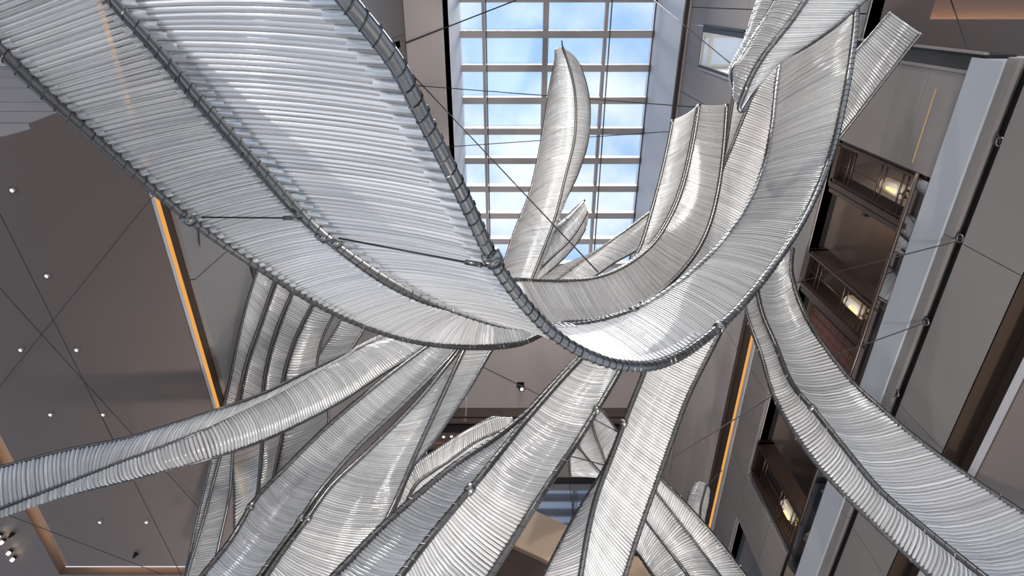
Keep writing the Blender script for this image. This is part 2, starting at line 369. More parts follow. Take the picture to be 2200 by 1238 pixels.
# small window in the right wall
w2 = tag(empty('window_2', (XR, WY0, WZ0)), kind='structure')
box('reveal_jamb', XR - .02, XR + 1.4, WY0 - .05, WY0 + .01, WZ0, WZ1, BLACK, w2)
box('reveal_jamb', XR - .02, XR + 1.4, WY1 - .01, WY1 + .05, WZ0, WZ1, LIP, w2)
box('sash', XR + .0, XR + .06, WY0, WY0 + .16, WZ0, WZ1, BLACK, w2)
box('sash', XR + .0, XR + .06, WY1 - .07, WY1, WZ0, WZ1, BLACK, w2)
box('pane', XR + .05, XR + .07, WY0 + .16, WY1 - .07, WZ0, WZ1, M_pane('window_glass', (.9, .92, .92), .18), w2)
box('reveal_head', XR, XR + 1.4, WY0, WY1, WZ1, WZ1 + .05, LIP, w2)
box('inner_wall', XR + 1.35, XR + 1.45, WY0, WY1, WZ0, WZ1, M_pr('window_inner_cream', (.62, .60, .56), .5), w2)
box('frosted_pane', XR + 1.30, XR + 1.34, WY0 + .35, WY1 - .25, WZ0, WZ1 - 1.2, M_emit('daylit_frosted_pane', (.60, .74, .84), .75), w2)

# far wall ----------------------------------------------------------
wf = tag(empty('wall_far', (1, YF, 0)), kind='structure')
def band(n, v0, v1, mat, dy=0, u0=560, u1=1500, th=.1):
    z1 = onY(1100, v0, YF + dy)[2]; z0 = onY(1100, v1, YF + dy)[2]
    x0 = max(XL, onY(u0, v1, YF + dy)[0]); x1 = min(XR, onY(u1, v1, YF + dy)[0])
    return box(n, x0, x1, YF + dy, YF + dy + th, z0, z1, mat, wf)
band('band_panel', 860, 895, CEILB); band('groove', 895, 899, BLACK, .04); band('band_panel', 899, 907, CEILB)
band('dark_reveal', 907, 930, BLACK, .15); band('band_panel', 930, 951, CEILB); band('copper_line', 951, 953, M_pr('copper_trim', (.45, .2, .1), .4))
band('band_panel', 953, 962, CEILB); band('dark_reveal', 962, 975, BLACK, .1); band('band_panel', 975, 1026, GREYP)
band('black_beam', 1026, 1036, BLACK, -.06, 1000, 1440)
z17 = onY(1100, 1036, YF)[2]
xs_g = [XL, -1.8, .2, 2.2, 4.2, XR]
for i in range(5): box('glass_panel', xs_g[i] + .01, xs_g[i + 1] - .01, YF, YF + .08, 13.0, z17, MIRR, wf)
box('wall_core', XL, XR, YF + .3, YF + .4, 5, ZC, GREY, wf)
box('wall_base', XL, XR, YF + .12, YF + .3, 5, 13.0, BROWN, wf)
# beige bulkhead below the glass, set obliquely
def py(u, v, y): return onY(u, v, y)
bk = tag(empty('beige_bulkhead', tuple(py(1150, 1180, 15.2))), 'glossy beige stone bulkhead with dark underside below the far glass', 'bulkhead')
prism('face', [py(1090, 1070, 15.2), py(1260, 1148, 15.0), py(1195, 1262, 15.0), py(1030, 1140, 15.2)], (0, .3, .05), BEIGE, bk)
prism('rim', [py(1030, 1138, 15.16), py(1220, 1226, 14.96), py(1222, 1234, 14.96), py(1028, 1146, 15.16)], (0, .2, .02), M_pr('brown_rim', (.16, .10, .07), .4), bk)
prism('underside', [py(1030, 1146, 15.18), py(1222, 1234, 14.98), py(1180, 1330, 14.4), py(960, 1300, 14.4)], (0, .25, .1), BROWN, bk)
bk2 = tag(empty('beige_bulkhead', tuple(py(1385, 1215, 15.2))), 'small beige stone corner between two lower ribbons at bottom', 'bulkhead')
prism('face', [py(1335, 1190, 15.2), py(1385, 1195, 15.2), py(1440, 1290, 15.2), py(1330, 1290, 15.2)], (0, .3, .05), BEIGE, bk2)
prism('rim', [py(1340, 1180, 15.15), py(1395, 1180, 15.15), py(1400, 1200, 15.15), py(1340, 1188, 15.15)], (0, .3, .05), BLACK, bk2)

# ------------------------------------------------------------------ ribbons of glass rods
def rod_geo(r, bow, sides, segs):
    V = []; Fc = []; UV = []
    for i in range(segs + 1):
        x = i / segs
        for k in range(sides):
            th = 2 * math.pi * (k + .5) / sides; V.append((x, r * math.cos(th), bow * 4 * x * (1 - x) + r * math.sin(th)))
    for i in range(segs):
        for k in range(sides):
            k2 = (k + 1) % sides; Fc.append((i * sides + k, i * sides + k2, (i + 1) * sides + k2, (i + 1) * sides + k))
            UV += [(i / segs, k / sides), (i / segs, (k + 1) / sides), ((i + 1) / segs, (k + 1) / sides), ((i + 1) / segs, k / sides)]
    return np.array(V), Fc, np.array(UV)
def uv_mesh(name, V, Fc, UV, mat):
    me = bpy.data.meshes.new(name); me.from_pydata(V.tolist(), [], Fc); me.polygons.foreach_set('use_smooth', [True] * len(Fc))
    me.uv_layers.new(name='UVMap').data.foreach_set('uv', np.asarray(UV, 'f').ravel()); me.materials.append(mat); me.update(); return me
def rod_frames(A, B, n, f0=0.0, f1=1.0, jit=0.0, lift=0.0):
    s = np.concatenate([[0], np.cumsum(np.linalg.norm(np.diff((A + B) / 2, axis=0), axis=1))])
    ss = (np.arange(n) + .5) / n * s[-1]
    a = np.stack([np.interp(ss, s, A[:, k]) for k in range(3)], 1); b = np.stack([np.interp(ss, s, B[:, k]) for k in range(3)], 1)
    T = np.gradient((a + b) / 2, axis=0); out = []
    for i in range(n):
        X = b[i] - a[i]; x = X / np.linalg.norm(X)
        z = np.cross(T[i], x); z /= np.linalg.norm(z) + 1e-9; y = np.cross(z, x)
        p = a[i] + X * f0 + z * (lift + jit * (random.random() - .5)); X2 = X * (f1 - f0)
        M4 = np.eye(4); M4[:3, 0] = X2; M4[:3, 1] = y; M4[:3, 2] = z; M4[:3, 3] = p; out.append(M4)
    return out
def put_rods(th, sets, name, stuff_name, most=290):
    """sets: (frames, geo, material) per panel; the nearest rods become parts of their own, the rest one joined part"""
    allr = []
    for k, (fr, geo, mat) in enumerate(sets):
        me = uv_mesh(name, *geo, mat)
        for M4 in fr: allr.append((float(np.linalg.norm(M4[:3, 3] + M4[:3, 0] / 2 - CAM)), len(allr), M4, me, k))
    allr.sort(key=lambda q: q[:2])
    Tb = Matrix.Translation(-WLOC[th.name])
    for q in allr[:most]:
        o = bpy.data.objects.new(name, q[3]); COL.objects.link(o); o.parent = th; o.matrix_basis = Tb @ Matrix(q[2].tolist())
    rest = allr[most:]
    if rest:
        V = []; Fc = []; UV = []; off = 0
        for c, q in enumerate(rest):
            g = sets[q[4]][1]; V.append(g[0] @ q[2][:3, :3].T + q[2][:3, 3]); Fc += [tuple(v + off for v in f) for f in g[1]]; off += len(g[0]); UV.append(g[2] + np.array([c * 1.37, 0]))
        o = bpy.data.objects.new(stuff_name, uv_mesh(stuff_name, np.concatenate(V), Fc, np.concatenate(UV), sets[0][2])); COL.objects.link(o); o.parent = th; o.matrix_basis = Tb; o['kind'] = 'stuff'

NROD = [0]
def ribbon(label, rails, panels, group='ribbons of glass rods', pitch=.062, mat=None, rail_r=.04, bow=.1, front=False, wire=True, steel=None, sock=-.012, name='glass_ribbon', clamps=()):
    """rails: lists of (u, v, depth); panels: (rail index, rail index, bow)"""
    mat = mat or ROD; steel = steel or STEEL_D
    R3 = [np.array([at(*q) for q in r]) for r in rails]
    NS = 24 + 8 * len(rails[0]); S = [crom(r, NS) for r in R3]
    th = empty(name, S[0][len(S[0]) // 2]); tag(th, label, 'glass ribbon', group)
    rails_o = []
    for sline, rr in zip(S, [rail_r] * len(S)):
        if rr <= 0: continue
        o = tube('rail', sline - np.array(WLOC[th.name]) * 0, rr, steel, th, 10 if front else 8); rails_o.append(o)
        if wire:
            V, Fc = helix_geo(sline, rr * 1.06, .085 if front else .11, rr * (.10 if front else .13), 10 if front else 7)
            h = bpy.data.meshes.new('binding_wire'); h.from_pydata([tuple(map(float, q)) for q in V], [], Fc); h.materials.append(WIRE); h.update()
            ho = bpy.data.objects.new('binding_wire', h); COL.objects.link(ho); ho.parent = o; ho.matrix_basis = Matrix()
    lens = []
    for i, j, bw in panels:
        m = (S[i] + S[j]) / 2; lens.append(np.linalg.norm(np.diff(m, axis=0), axis=1).sum())
    sets = []; socks = []
    for (i, j, bw), L in zip(panels, lens):
        n = max(8, int(L / pitch)); pit = L / n; NROD[0] += n
        sets.append((rod_frames(S[i], S[j], n, .012, .988, jit=pit * .2), rod_geo(pit * .49, bw, 8 if front else 6, 6 if front else 4), mat))
        if front:
            for f0, f1 in ((.03, .12), (.89, .975)):
                ns_ = n // 2; socks.append(([q for q in rod_frames(S[i], S[j], ns_, f0, f1, lift=sock) if np.linalg.norm(q[:3, 3] - CAM) < 6.2], rod_geo(pit * .95, 0, 8, 1), SOCK))
    put_rods(th, sets, 'glass_rod', 'far_glass_rods')
    if socks: put_rods(th, socks, 'glass_socket', 'far_glass_sockets')
    for ri, idx in clamps:
        c = S[ri][int(idx * (NS - 1))]; t = S[ri][min(NS - 1, int(idx * (NS - 1)) + 1)] - c; t /= np.linalg.norm(t)
        clamp(c, t, rail_r, th)
    return th, S
def clamp(c, t, r, th):
    cr = tube('clamp', [c - t * r * 1.0, c + t * r * 1.0], r * 1.45, STEEL, th, 12)
    a = np.cross(t, [0, 0, 1]); a /= np.linalg.norm(a)
    V, Fc = tube_geo(np.array([c + (a * math.cos(k) - np.array([0, 0, 1]) * (1 + math.sin(k))) * r * .9 for k in np.linspace(0, 2 * math.pi, 13)]), r * .28, 6)
    mesh('eye_ring', V, Fc, STEEL, cr, True)
    return cr

# --- the great front ribbon: left rail passes behind and becomes the inner rail on the right
R3 = [(575, -225, 1.98), (672, -95, 2.12), (745, 0, 2.3), (850, 135, 2.52), (920, 272, 2.8), (997, 425, 3.1), (1050, 540, 3.4), (1092, 608, 3.6), (1140, 668, 3.8), (1195, 722, 4.05), (1265, 764, 4.3),
      (1340, 786, 4.6), (1420, 782, 5.0), (1500, 740, 5.6), (1590, 660, 6.2), (1670, 560, 6.8), (1735, 455, 7.2), (1785, 335, 7.5), (1817, 200, 7.7), (1835, 85, 7.9), (1840, 20, 8.0)]
L2 = [(40, -270, 2.93), (150, -130, 3.1), (255, 0, 3.3), (345, 100, 3.5), (450, 225, 3.7), (575, 365, 3.95), (680, 480, 4.2), (790, 565, 4.5), (900, 630, 4.8), (1000, 672, 5.1), (1090, 697, 5.5),
      (1195, 703, 6.0), (1290, 692, 6.5), (1380, 660, 7.0), (1470, 600, 7.2), (1540, 535, 7.6), (1600, 455, 7.9), (1640, 365, 8.2), (1660, 270, 8.4), (1668, 190, 8.6), (1677, 122, 8.8)]
front, SF = ribbon('great front ribbon of glass tubes sweeping down from top left and up the right', [L2, R3], [(0, 1, -.035)], pitch=.036, mat=ROD_FRONT, rail_r=.042, front=True, steel=STEEL,
                   clamps=[(1, .311), (0, .32), (0, .639), (1, .677)])
# --- its neighbour on the left, running behind into the wide central curve
L1 = [(-250, -135, 3.2), (-130, -20, 3.3), (-20, 85, 3.4), (75, 180, 3.55), (190, 282, 3.8), (330, 405, 4.2), (450, 500, 4.6), (560, 575, 5.0), (680, 650, 5.6), (790, 702, 6.2), (900, 734, 6.8), (1020, 746, 7.5),
      (1110, 740, 8.2), (1165, 718, 8.8), (1210, 695, 9.3), (1270, 690, 9.6), (1340, 672, 10), (1410, 635, 10.4), (1480, 565, 10.9), (1520, 495, 11.3), (1543, 410, 11.7), (1555, 320, 12), (1562, 225, 12.3)]
L2b = [(20, -272, 3.08), (130, -135, 3.25), (235, -10, 3.45), (335, 104, 3.65), (438, 229, 3.85), (545, 350, 4.1), (640, 455, 4.35), (735, 536, 4.6), (835, 607, 5.0), (930, 650, 5.5), (1005, 662, 6.2), (1050, 640, 7.2),
       (1075, 615, 8.4), (1105, 602, 9.6), (1150, 604, 10.3), (1220, 605, 10.7), (1290, 596, 11), (1355, 566, 11.3), (1408, 520, 11.6), (1447, 455, 11.9), (1472, 385, 12.2), (1490, 305, 12.5), (1503, 225, 12.8)]
left, SL = ribbon('grey ribbon of glass tubes left of the great front ribbon, curving behind it', [L1, L2b], [(0, 1, -.03)], pitch=.034, mat=ROD_LEFT, rail_r=.042, front=True, steel=STEEL_D, clamps=[(0, .26), (1, .303), (0, .756)])

def D(pts, d0, d1):
    n = len(pts); return [(u, v, d0 + (d1 - d0) * i / (n - 1)) for i, (u, v) in enumerate(pts)]
# --- narrow panel beside the central curve
ribbon('narrow ribbon along the left edge of the central upward curve, by the skylight well', [D([(1300, 600), (1345, 577), (1375, 532), (1395, 470), (1412, 410), (1428, 345), (1446, 258)], 11.3, 13.3),
        D([(1300, 594), (1355, 563), (1404, 518), (1443, 453), (1468, 383), (1486, 303), (1500, 226)], 11.2, 13.0)], [(0, 1, .06)], pitch=0.043, mat=ROD_FAR)
# --- between the curve and the front ribbon's right arm
ribbon('pale ribbon wedged between the central curve and the right arm of the front ribbon', [D([(1652, 125), (1609, 225), (1567, 327), (1537, 398), (1507, 470), (1477, 530), (1440, 585), (1395, 632)], 12.2, 12.2),
        D([(1735, 160), (1705, 270), (1670, 370), (1640, 450), (1600, 520), (1550, 590), (1490, 640), (1430, 670)], 12.0, 12.0)], [(0, 1, .08)], pitch=0.054, mat=ROD_FAR)
ribbon('small bright ribbon tip behind the hooked fold at upper right', [D([(1584, 168), (1573, 225), (1563, 290), (1554, 340), (1544, 388)], 12.6, 12.6),
        D([(1640, 160), (1612, 225), (1584, 290), (1564, 340), (1548, 388)], 12.7, 12.7)], [(0, 1, .03)], pitch=0.043, mat=ROD_FAR, rail_r=.035)
# --- hooked ribbon at the upper right
G1 = D([(1770, -50), (1731, 0), (1700, 45), (1668, 85), (1642, 118), (1614, 165), (1588, 226)], 7.0, 7.5)
g0 = D([(1700, -50), (1669, 0), (1648, 36), (1622, 78), (1596, 122), (1576, 152), (1580, 200)], 7.6, 7.8)
G2 = D([(1925, -50), (1856, 0), (1805, 45), (1765, 76), (1725, 102), (1690, 118), (1655, 123)], 7.2, 7.5)
g00 = D([(1660, -50), (1632, 0), (1618, 40), (1604, 84), (1590, 112), (1577, 140), (1574, 155)], 8.1, 8.0)
hook, _ = ribbon('hooked ribbon folding back on itself at the top right, pointed end down', [g00, g0, G1, G2], [(0, 1, .05), (1, 2, .05), (2, 3, .07)], pitch=0.036, mat=ROD, rail_r=.036, steel=STEEL)
lp = [at(*q) for q in [(1605, 190, 7.42), (1594, 215, 7.45), (1588, 232, 7.48), (1595, 238, 7.5), (1606, 222, 7.55), (1622, 195, 7.7), (1640, 160, 8.0), (1655, 126, 8.3)]]
tube('rail_loop', crom(lp, 40), .03, STEEL, hook)
# --- ribbon end at far upper right
ribbon('short ribbon with an open square end at the upper right, above the balcony', [D([(1914, 26), (1872, 75), (1828, 126), (1785, 180), (1745, 240), (1710, 300)], 8.2, 9.0),
        D([(1979, 71), (1934, 128), (1886, 190), (1841, 248), (1797, 304), (1752, 362)], 7.8, 8.8)], [(0, 1, -.07)], pitch=.036, rail_r=.024, steel=STEEL)
# --- leaf standing in front of the skylight
s_l = D([(1196, 116), (1181, 190), (1171, 255), (1158, 330), (1137, 418), (1106, 496), (1080, 575), (1060, 640)], 16, 13)
s_m = D([(1209, 102), (1229, 165), (1237, 226), (1234, 300), (1215, 378), (1193, 466), (1160, 556), (1132, 625)], 15.7, 12.7)
s_r = D([(1246, 140), (1260, 185), (1267, 235), (1262, 305), (1240, 375), (1204, 452), (1168, 548), (1140, 620)], 16.2, 13)
ribbon('tall leaf shaped ribbon standing against the skylight panes', [s_l, s_m, s_r], [(0, 1, .14), (1, 2, .06)], pitch=0.036, mat=ROD_FAR, rail_r=.032)
ribbon('little cluster of curved ribbon tips beside the tall leaf, in front of the skylight', [D([(1256, 430), (1225, 458), (1196, 482), (1172, 510), (1148, 552)], 15, 14), D([(1254, 437), (1233, 460), (1206, 487), (1177, 516), (1150, 562)], 14.6, 13.8),
        D([(1262, 455), (1246, 485), (1222, 518), (1187, 552), (1145, 592)], 14.4, 13.6), D([(1257, 492), (1240, 520), (1211, 554), (1180, 582), (1150, 607)], 14.5, 13.7)],
       [(0, 1, .02), (1, 2, .08), (2, 3, .04)], pitch=0.036, mat=ROD_FAR, rail_r=.03)
ribbon('long low ribbon behind the central curve, running up to the right below the skylight', [D([(1388, 466), (1340, 507), (1295, 535), (1247, 556), (1204, 574), (1155, 604)], 13.6, 13.2), D([(1397, 456), (1352, 490), (1313, 518), (1272, 547), (1240, 569), (1190, 608)], 13.2, 12.8),
        D([(1450, 490), (1400, 522), (1364, 540), (1320, 564), (1282, 590), (1240, 618)], 13.2, 12.8)], [(0, 1, .02), (1, 2, .10)], pitch=0.036, mat=ROD_FAR, rail_r=.03)
# --- big ribbon at lower right
k0 = [(1615, 570), (1602, 618), (1602, 660), (1614, 704), (1636, 762), (1662, 848), (1708, 932), (1775, 1020), (1865, 1112), (1975, 1215), (2070, 1300), (2170, 1380)]
k1 = [(1640, 560), (1629, 595), (1628, 630), (1640, 680), (1665, 738), (1700, 822), (1755, 889), (1812, 960), (1890, 1053), (1985, 1135), (2080, 1212), (2180, 1290)]
k2 = [(1703, 535), (1700, 575), (1706, 612), (1722, 660), (1755, 722), (1828, 818), (1890, 876), (1975, 948), (2085, 1028), (2190, 1098), (2290, 1165), (2390, 1240)]
ribbon('broad two panel ribbon like a palm leaf running down to the lower right corner', [D(k0, 10.2, 5.8), D(k1, 9.8, 5.4), D(k2, 9.8, 5.6)], [(0, 1, -.10), (1, 2, -.14)], pitch=0.045, rail_r=.036, clamps=[(1, .53)])
# --- bottom centre
jl = [(1258, 752), (1195, 818), (1125, 893), (1060, 945), (970, 1005), (845, 1110), (755, 1200), (660, 1300)]
j0 = [(1262, 757), (1201, 822), (1134, 899), (1085, 960), (1033, 1024), (932, 1145), (860, 1238), (780, 1340)]
j1 = [(1352, 762), (1304, 845), (1243, 945), (1197, 1013), (1147, 1090), (1040, 1258), (970, 1360), (900, 1470)]
ribbon('broad ribbon from below the front loop down to the bottom edge, left of centre', [D(jl, 8.6, 5.0), D(j0, 8.4, 4.8), D(j1, 8.4, 4.8)], [(0, 1, -.06), (1, 2, -.10)], pitch=0.042, clamps=[(2, .2), (1, .62)])
p0 = [(1455, 620), (1420, 700), (1386, 795), (1350, 885), (1318, 970), (1285, 1057), (1265, 1135), (1247, 1240), (1232, 1340)]
p1 = [(1570, 668), (1527, 755), (1480, 848), (1440, 955), (1407, 1047), (1371, 1148), (1340, 1245), (1305, 1350), (1275, 1450)]
pl = [(1453, 622), (1418, 702), (1384, 800), (1346, 898), (1302, 1003), (1247, 1093), (1205, 1170), (1160, 1262), (1120, 1370)]
ribbon('ribbon below the front loop down to the bottom edge, right of centre, with bright streak', [D(pl, 9.4, 7.8), D(p0, 9.2, 7.5), D(p1, 9.2, 7.5)], [(0, 1, -.03), (1, 2, -.09)], pitch=0.043, clamps=[(1, .42)])
q_0 = [(1375, 985), (1417, 1026), (1470, 1080), (1540, 1158), (1602, 1238), (1665, 1320)]
q_1 = [(1362, 998), (1406, 1052), (1455, 1115), (1505, 1182), (1546, 1238), (1600, 1310)]
q_2 = [(1340, 1055), (1386, 1116), (1420, 1160), (1450, 1200), (1478, 1238), (1525, 1300)]
q_3 = [(1325, 1115), (1366, 1180), (1385, 1210), (1404, 1238), (1425, 1270), (1470, 1340)]
ribbon('three panel ribbon fanning towards the bottom right, under the amber cove', [D(q_0, 11, 9.5), D(q_1, 11, 9.5), D(q_2, 11, 9.5), D(q_3, 11, 9.5)], [(0, 1, -.04), (1, 2, -.08), (2, 3, -.03)], pitch=0.043, rail_r=.036)
ribbon('curved leaf tip ribbon rising behind the lower left of centre ribbon', [D([(1096, 910), (1064, 898), (1026, 914), (977, 942), (922, 978), (880, 1010), (840, 1060), (800, 1120)], 11.4, 10), D([(1100, 913), (1079, 925), (1026, 947), (965, 990), (929, 1014), (895, 1040), (870, 1085), (835, 1140)], 11.2, 9.6),
        D([(1125, 915), (1085, 935), (1035, 968), (975, 1010), (940, 1035), (905, 1062), (880, 1100), (850, 1150)], 11.3, 9.8)], [(0, 1, .12), (1, 2, .03)], pitch=0.040, mat=ROD_FAR, rail_r=.032)
ribbon('folded ribbon tips with crossing stay wires seen between the two lower ribbons', [D([(1290, 878), (1312, 906), (1334, 940), (1352, 985)], 13.4, 13.0), D([(1270, 896), (1277, 930), (1296, 980), (1316, 1036)], 13.2, 13.0),
        D([(1255, 915), (1243, 950), (1262, 985), (1300, 1030)], 13.6, 13.4), D([(1240, 930), (1226, 962), (1224, 1000), (1226, 1024)], 13.8, 13.6)], [(0, 1, .10), (1, 2, .08), (2, 3, .06)], pitch=0.036, mat=ROD_FAR, rail_r=.028)
ribbon('tiny leaf shaped ribbon tip against the amber cove line', [D([(1497, 1039), (1484, 1058), (1474, 1088), (1470, 1120)], 13, 12.6), D([(1518, 1041), (1511, 1065), (1505, 1092), (1503, 1130)], 12.8, 12.4), D([(1524, 1056), (1522, 1080), (1516, 1105), (1511, 1135)], 13, 12.6)],
       [(0, 1, .08), (1, 2, .03)], pitch=0.032, mat=ROD_FAR, rail_r=.026)
# --- long ribbon to the left edge
yt = [(-40, 1015), (0, 1005), (135, 970), (269, 943), (370, 913), (471, 880), (560, 848), (630, 815), (710, 776), (780, 742), (842, 711)]
ym = [(-40, 1108), (0, 1093), (135, 1041), (240, 1000), (340, 963), (440, 922), (530, 875), (605, 838), (690, 790), (770, 750), (848, 715)]
yb = [(-40, 1116), (0, 1105), (135, 1066), (250, 1038), (360, 1010), (460, 982), (560, 948), (640, 912), (740, 858), (830, 798), (930, 740)]
YD = [5.3, 5.35, 5.5, 5.6, 5.7, 5.85, 6.3, 6.8, 7.4, 8.0, 8.5]
def DD(p, d, o): return [(u, v, x + o) for (u, v), x in zip(p, d)]
ribbon('long narrow ribbon sweeping from the left edge up behind the front ribbon', [DD(yt, YD, .12), DD(ym, YD, 0), DD(yb, YD, .05)], [(0, 1, -.03), (1, 2, -.06)], pitch=0.037, rail_r=.022)
# --- hanging group at left
LB = 'hanging ribbons at left'
z0 = [(556, 572), (530, 655), (508, 748), (488, 845), (455, 985), (425, 1110), (397, 1240), (375, 1330)]
z1 = [(592, 597), (560, 690), (530, 775), (508, 865), (474, 979), (436, 1120), (402, 1235), (380, 1330)]
ribbon('leftmost hanging ribbon next to the grey left wall, thin and dark edged', [D(z0, 7.25, 6.3), D(z1, 7.2, 6.2)], [(0, 1, -.06)], pitch=0.029, rail_r=.018)
ribbon('second hanging ribbon from the left wall, with a sparkling seam', [D([(598, 600), (565, 692), (535, 780), (517, 867), (501, 972), (503, 1050), (504, 1135), (505, 1200)], 7.7, 6.7), D([(632, 615), (592, 712), (569, 802), (563, 880), (562, 950), (556, 1030), (551, 1075), (545, 1150)], 7.7, 6.7)], [(0, 1, -.045)], pitch=0.029, rail_r=.018)
ribbon('third hanging ribbon from the left wall, narrow below the crossing ribbon', [D([(636, 617), (598, 714), (574, 803), (568, 880), (566, 948), (560, 1030), (553, 1090)], 8.2, 7.0), D([(676, 641), (632, 731), (608, 812), (606, 870), (606, 931), (592, 1000), (582, 1050)], 8.2, 7.0)], [(0, 1, -.04)], pitch=0.030, rail_r=.018)
ribbon('fourth hanging ribbon from the left wall, brightest and banded', [D([(681, 643), (637, 735), (614, 815), (613, 870), (612, 928), (598, 1000), (586, 1050)], 8.8, 7.3), D([(723, 664), (692, 730), (680, 800), (695, 850), (706, 888), (704, 930), (700, 985)], 8.8, 7.4)], [(0, 1, -.07)], pitch=0.040, rail_r=.02)
ribbon('short hanging ribbon behind the loop, right end of the left group', [D([(743, 674), (705, 735), (665, 795), (635, 845)], 9.8, 9.0), D([(790, 695), (768, 730), (742, 768), (712, 812)], 9.8, 9.0)], [(0, 1, -.06)], pitch=0.040, rail_r=.022)
ribbon('lower hanging ribbon inside the leftmost pair, reaching the bottom edge', [D([(488, 930), (470, 990), (447, 1080), (425, 1160), (400, 1245), (380, 1310)], 6.7, 6.5), D([(502, 925), (499, 985), (493, 1065), (475, 1150), (455, 1240), (440, 1310)], 6.65, 6.4)], [(0, 1, -.04)], pitch=0.029, rail_r=.018)
# --- broad pair to the bottom left
a0 = [(960, 715), (900, 758), (811, 826), (703, 917), (606, 1013), (549, 1073), (496, 1160), (433, 1240), (370, 1330)]
a1 = [(1000, 725), (960, 775), (870, 865), (770, 960), (690, 1053), (640, 1125), (585, 1200), (535, 1272), (470, 1370)]
ribbon('broad ribbon sweeping to the bottom left corner region, dark rods near its lower rail', [D(a0, 8.8, 5.1), D(a1, 8.6, 4.95)], [(0, 1, -.11)], pitch=0.030, steel=STEEL, rail_r=.03, clamps=[(0, .66), (1, .62)])
a2 = [(1005, 728), (965, 780), (888, 872), (790, 970), (712, 1044), (655, 1123), (603, 1193), (555, 1265), (500, 1350)]
a3 = [(1015, 715), (995, 756), (955, 842), (895, 972), (855, 1065), (815, 1145), (745, 1255), (680, 1340), (630, 1420)]
a4 = [(1085, 705), (1056, 752), (1010, 830), (940, 935), (885, 1005), (850, 1085), (810, 1160), (740, 1265), (690, 1340)]
ribbon('wide shining ribbon beside it, right of the double rail, with white glare patches', [D(a2, 8.6, 5.0), D(a3, 8.6, 5.5), D(a4, 9.0, 5.9)], [(0, 1, -.10), (1, 2, -.04)], pitch=0.030, steel=STEEL, rail_r=.03, clamps=[(0, .62)])
print('rods', NROD[0])

# ------------------------------------------------------------------ stay cables
def cable(label, a, b, r=.008, fit=True):
    th = empty('stay_cable', a); tag(th, label, 'cable', 'stay cables')
    a = np.array(a); b = np.array(b); tube('wire', [a, b], r, CABLE, th, 5)
    if fit:
        t = (b - a) / np.linalg.norm(b - a); tube('ferrule', [b - t * .16, b - t * .04], r * 2.4, STEEL_D, th, 8)
    return th
cable('short tie cable from left rail to middle rail of front ribbon', at(422, 467, 4.45), at(650, 469, 4.25), .007)
cable('tie cable crossing the white panel to the clamp on the thick front rail', at(728, 512, 4.15), at(1045, 572, 3.38), .007)
def wallcab(label, a, b, r=.009): cable(label, a, b, r, False)
wallcab('cable from thick front rail up across the top left of the skylight', onZ(835, 107, ZC - .1), onZ(1110, 0, ZC - .1), .02)
wallcab('cable crossing the skylight diagonally down to the central curve', onZ(878, 152, ZC - .05), at(1285, 585, 11.5), .016)
wallcab('thin cable across the middle of the skylight to the right wall', onZ(892, 184, ZC - .05), onX(1555, 235, XR), .014)
wallcab('thin cable rising from skylight left side towards the tall leaf', onZ(930, 318, ZC - .05), onX(1450, 282, XR), .014)
wallcab('cable from the skylight right rim to the hooked ribbon point', onZ(1405, 0, ZC), at(1575, 141, 9.4), .009)
wallcab('cable from upper right ceiling tray down to the right wall slot', onZ(2043, 0, 11.95), onX(2148, 300, XR), .009)
wallcab('cable from the right wall slot, upper anchor, to the palm leaf ribbon', onX(2058, 518, XR - .02), at(1700, 610, 10.4), .009)
wallcab('cable from the right wall slot, lower anchor, to the palm leaf ribbon', onX(1990, 693, XR - .02), at(1720, 790, 10.2), .009)
wallcab('cable crossing the left ceiling from the left edge down to the hanging ribbons', onZ(0, 460, 6.8), at(390, 1238, 6.5), .004)
wallcab('second cable crossing the left ceiling from upper right to lower left', onZ(330, 420, 6.8), onZ(0, 830, 6.85), .004)
wallcab('third cable crossing the lower left ceiling diagonally', onZ(0, 620, 6.8), onZ(480, 1150, 6.8), .004)
wallcab('cable under the long left ribbon across the lower left ceiling', onZ(20, 1108, 6.8), onZ(350, 1235, 6.8), .004)
wallcab('thin vertical cable before the grey left wall', onX(426, 484, XL + .05), at(455, 985, 8), .01)
wallcab('cable from the lower middle ribbon to the amber cove on the right wall', onX(1720, 812, XR), at(1445, 985, 9), .01)
wallcab('cable crossing the brown far ceiling to the ribbon left of centre', at(1000, 770, 10), at(1185, 862, 9), .01)
wallcab('cable between the two lower ribbons', at(1275, 900, 9), at(1330, 930, 9), .009)
wallcab('stay wire crossing the folded ribbon tips', at(1235, 955, 9.5), at(1310, 1035, 12), .014)
wallcab('stay wire slanting across the folded ribbon tips', at(1225, 980, 9.5), at(1300, 1000, 9), .01)
wallcab('cable over the bottom left ribbon from its clamp', at(500, 1160, 7.6), at(780, 1020, 7.3), .006)
wallcab('short stay wire holding the folded ribbon tips to the far ceiling', at(1290, 880, 13.4), onZ(1290, 812, ZC), .01)
wallcab('short stay wire holding the tiny leaf tip to the grey right wall', at(1521, 1044, 12.8), onX(1552, 1010, XR), .01)
tipc = at(1207, 88, 16); cable('short black tipped cable above the tall leaf', at(1209, 104, 15.8), tipc, .02, False)

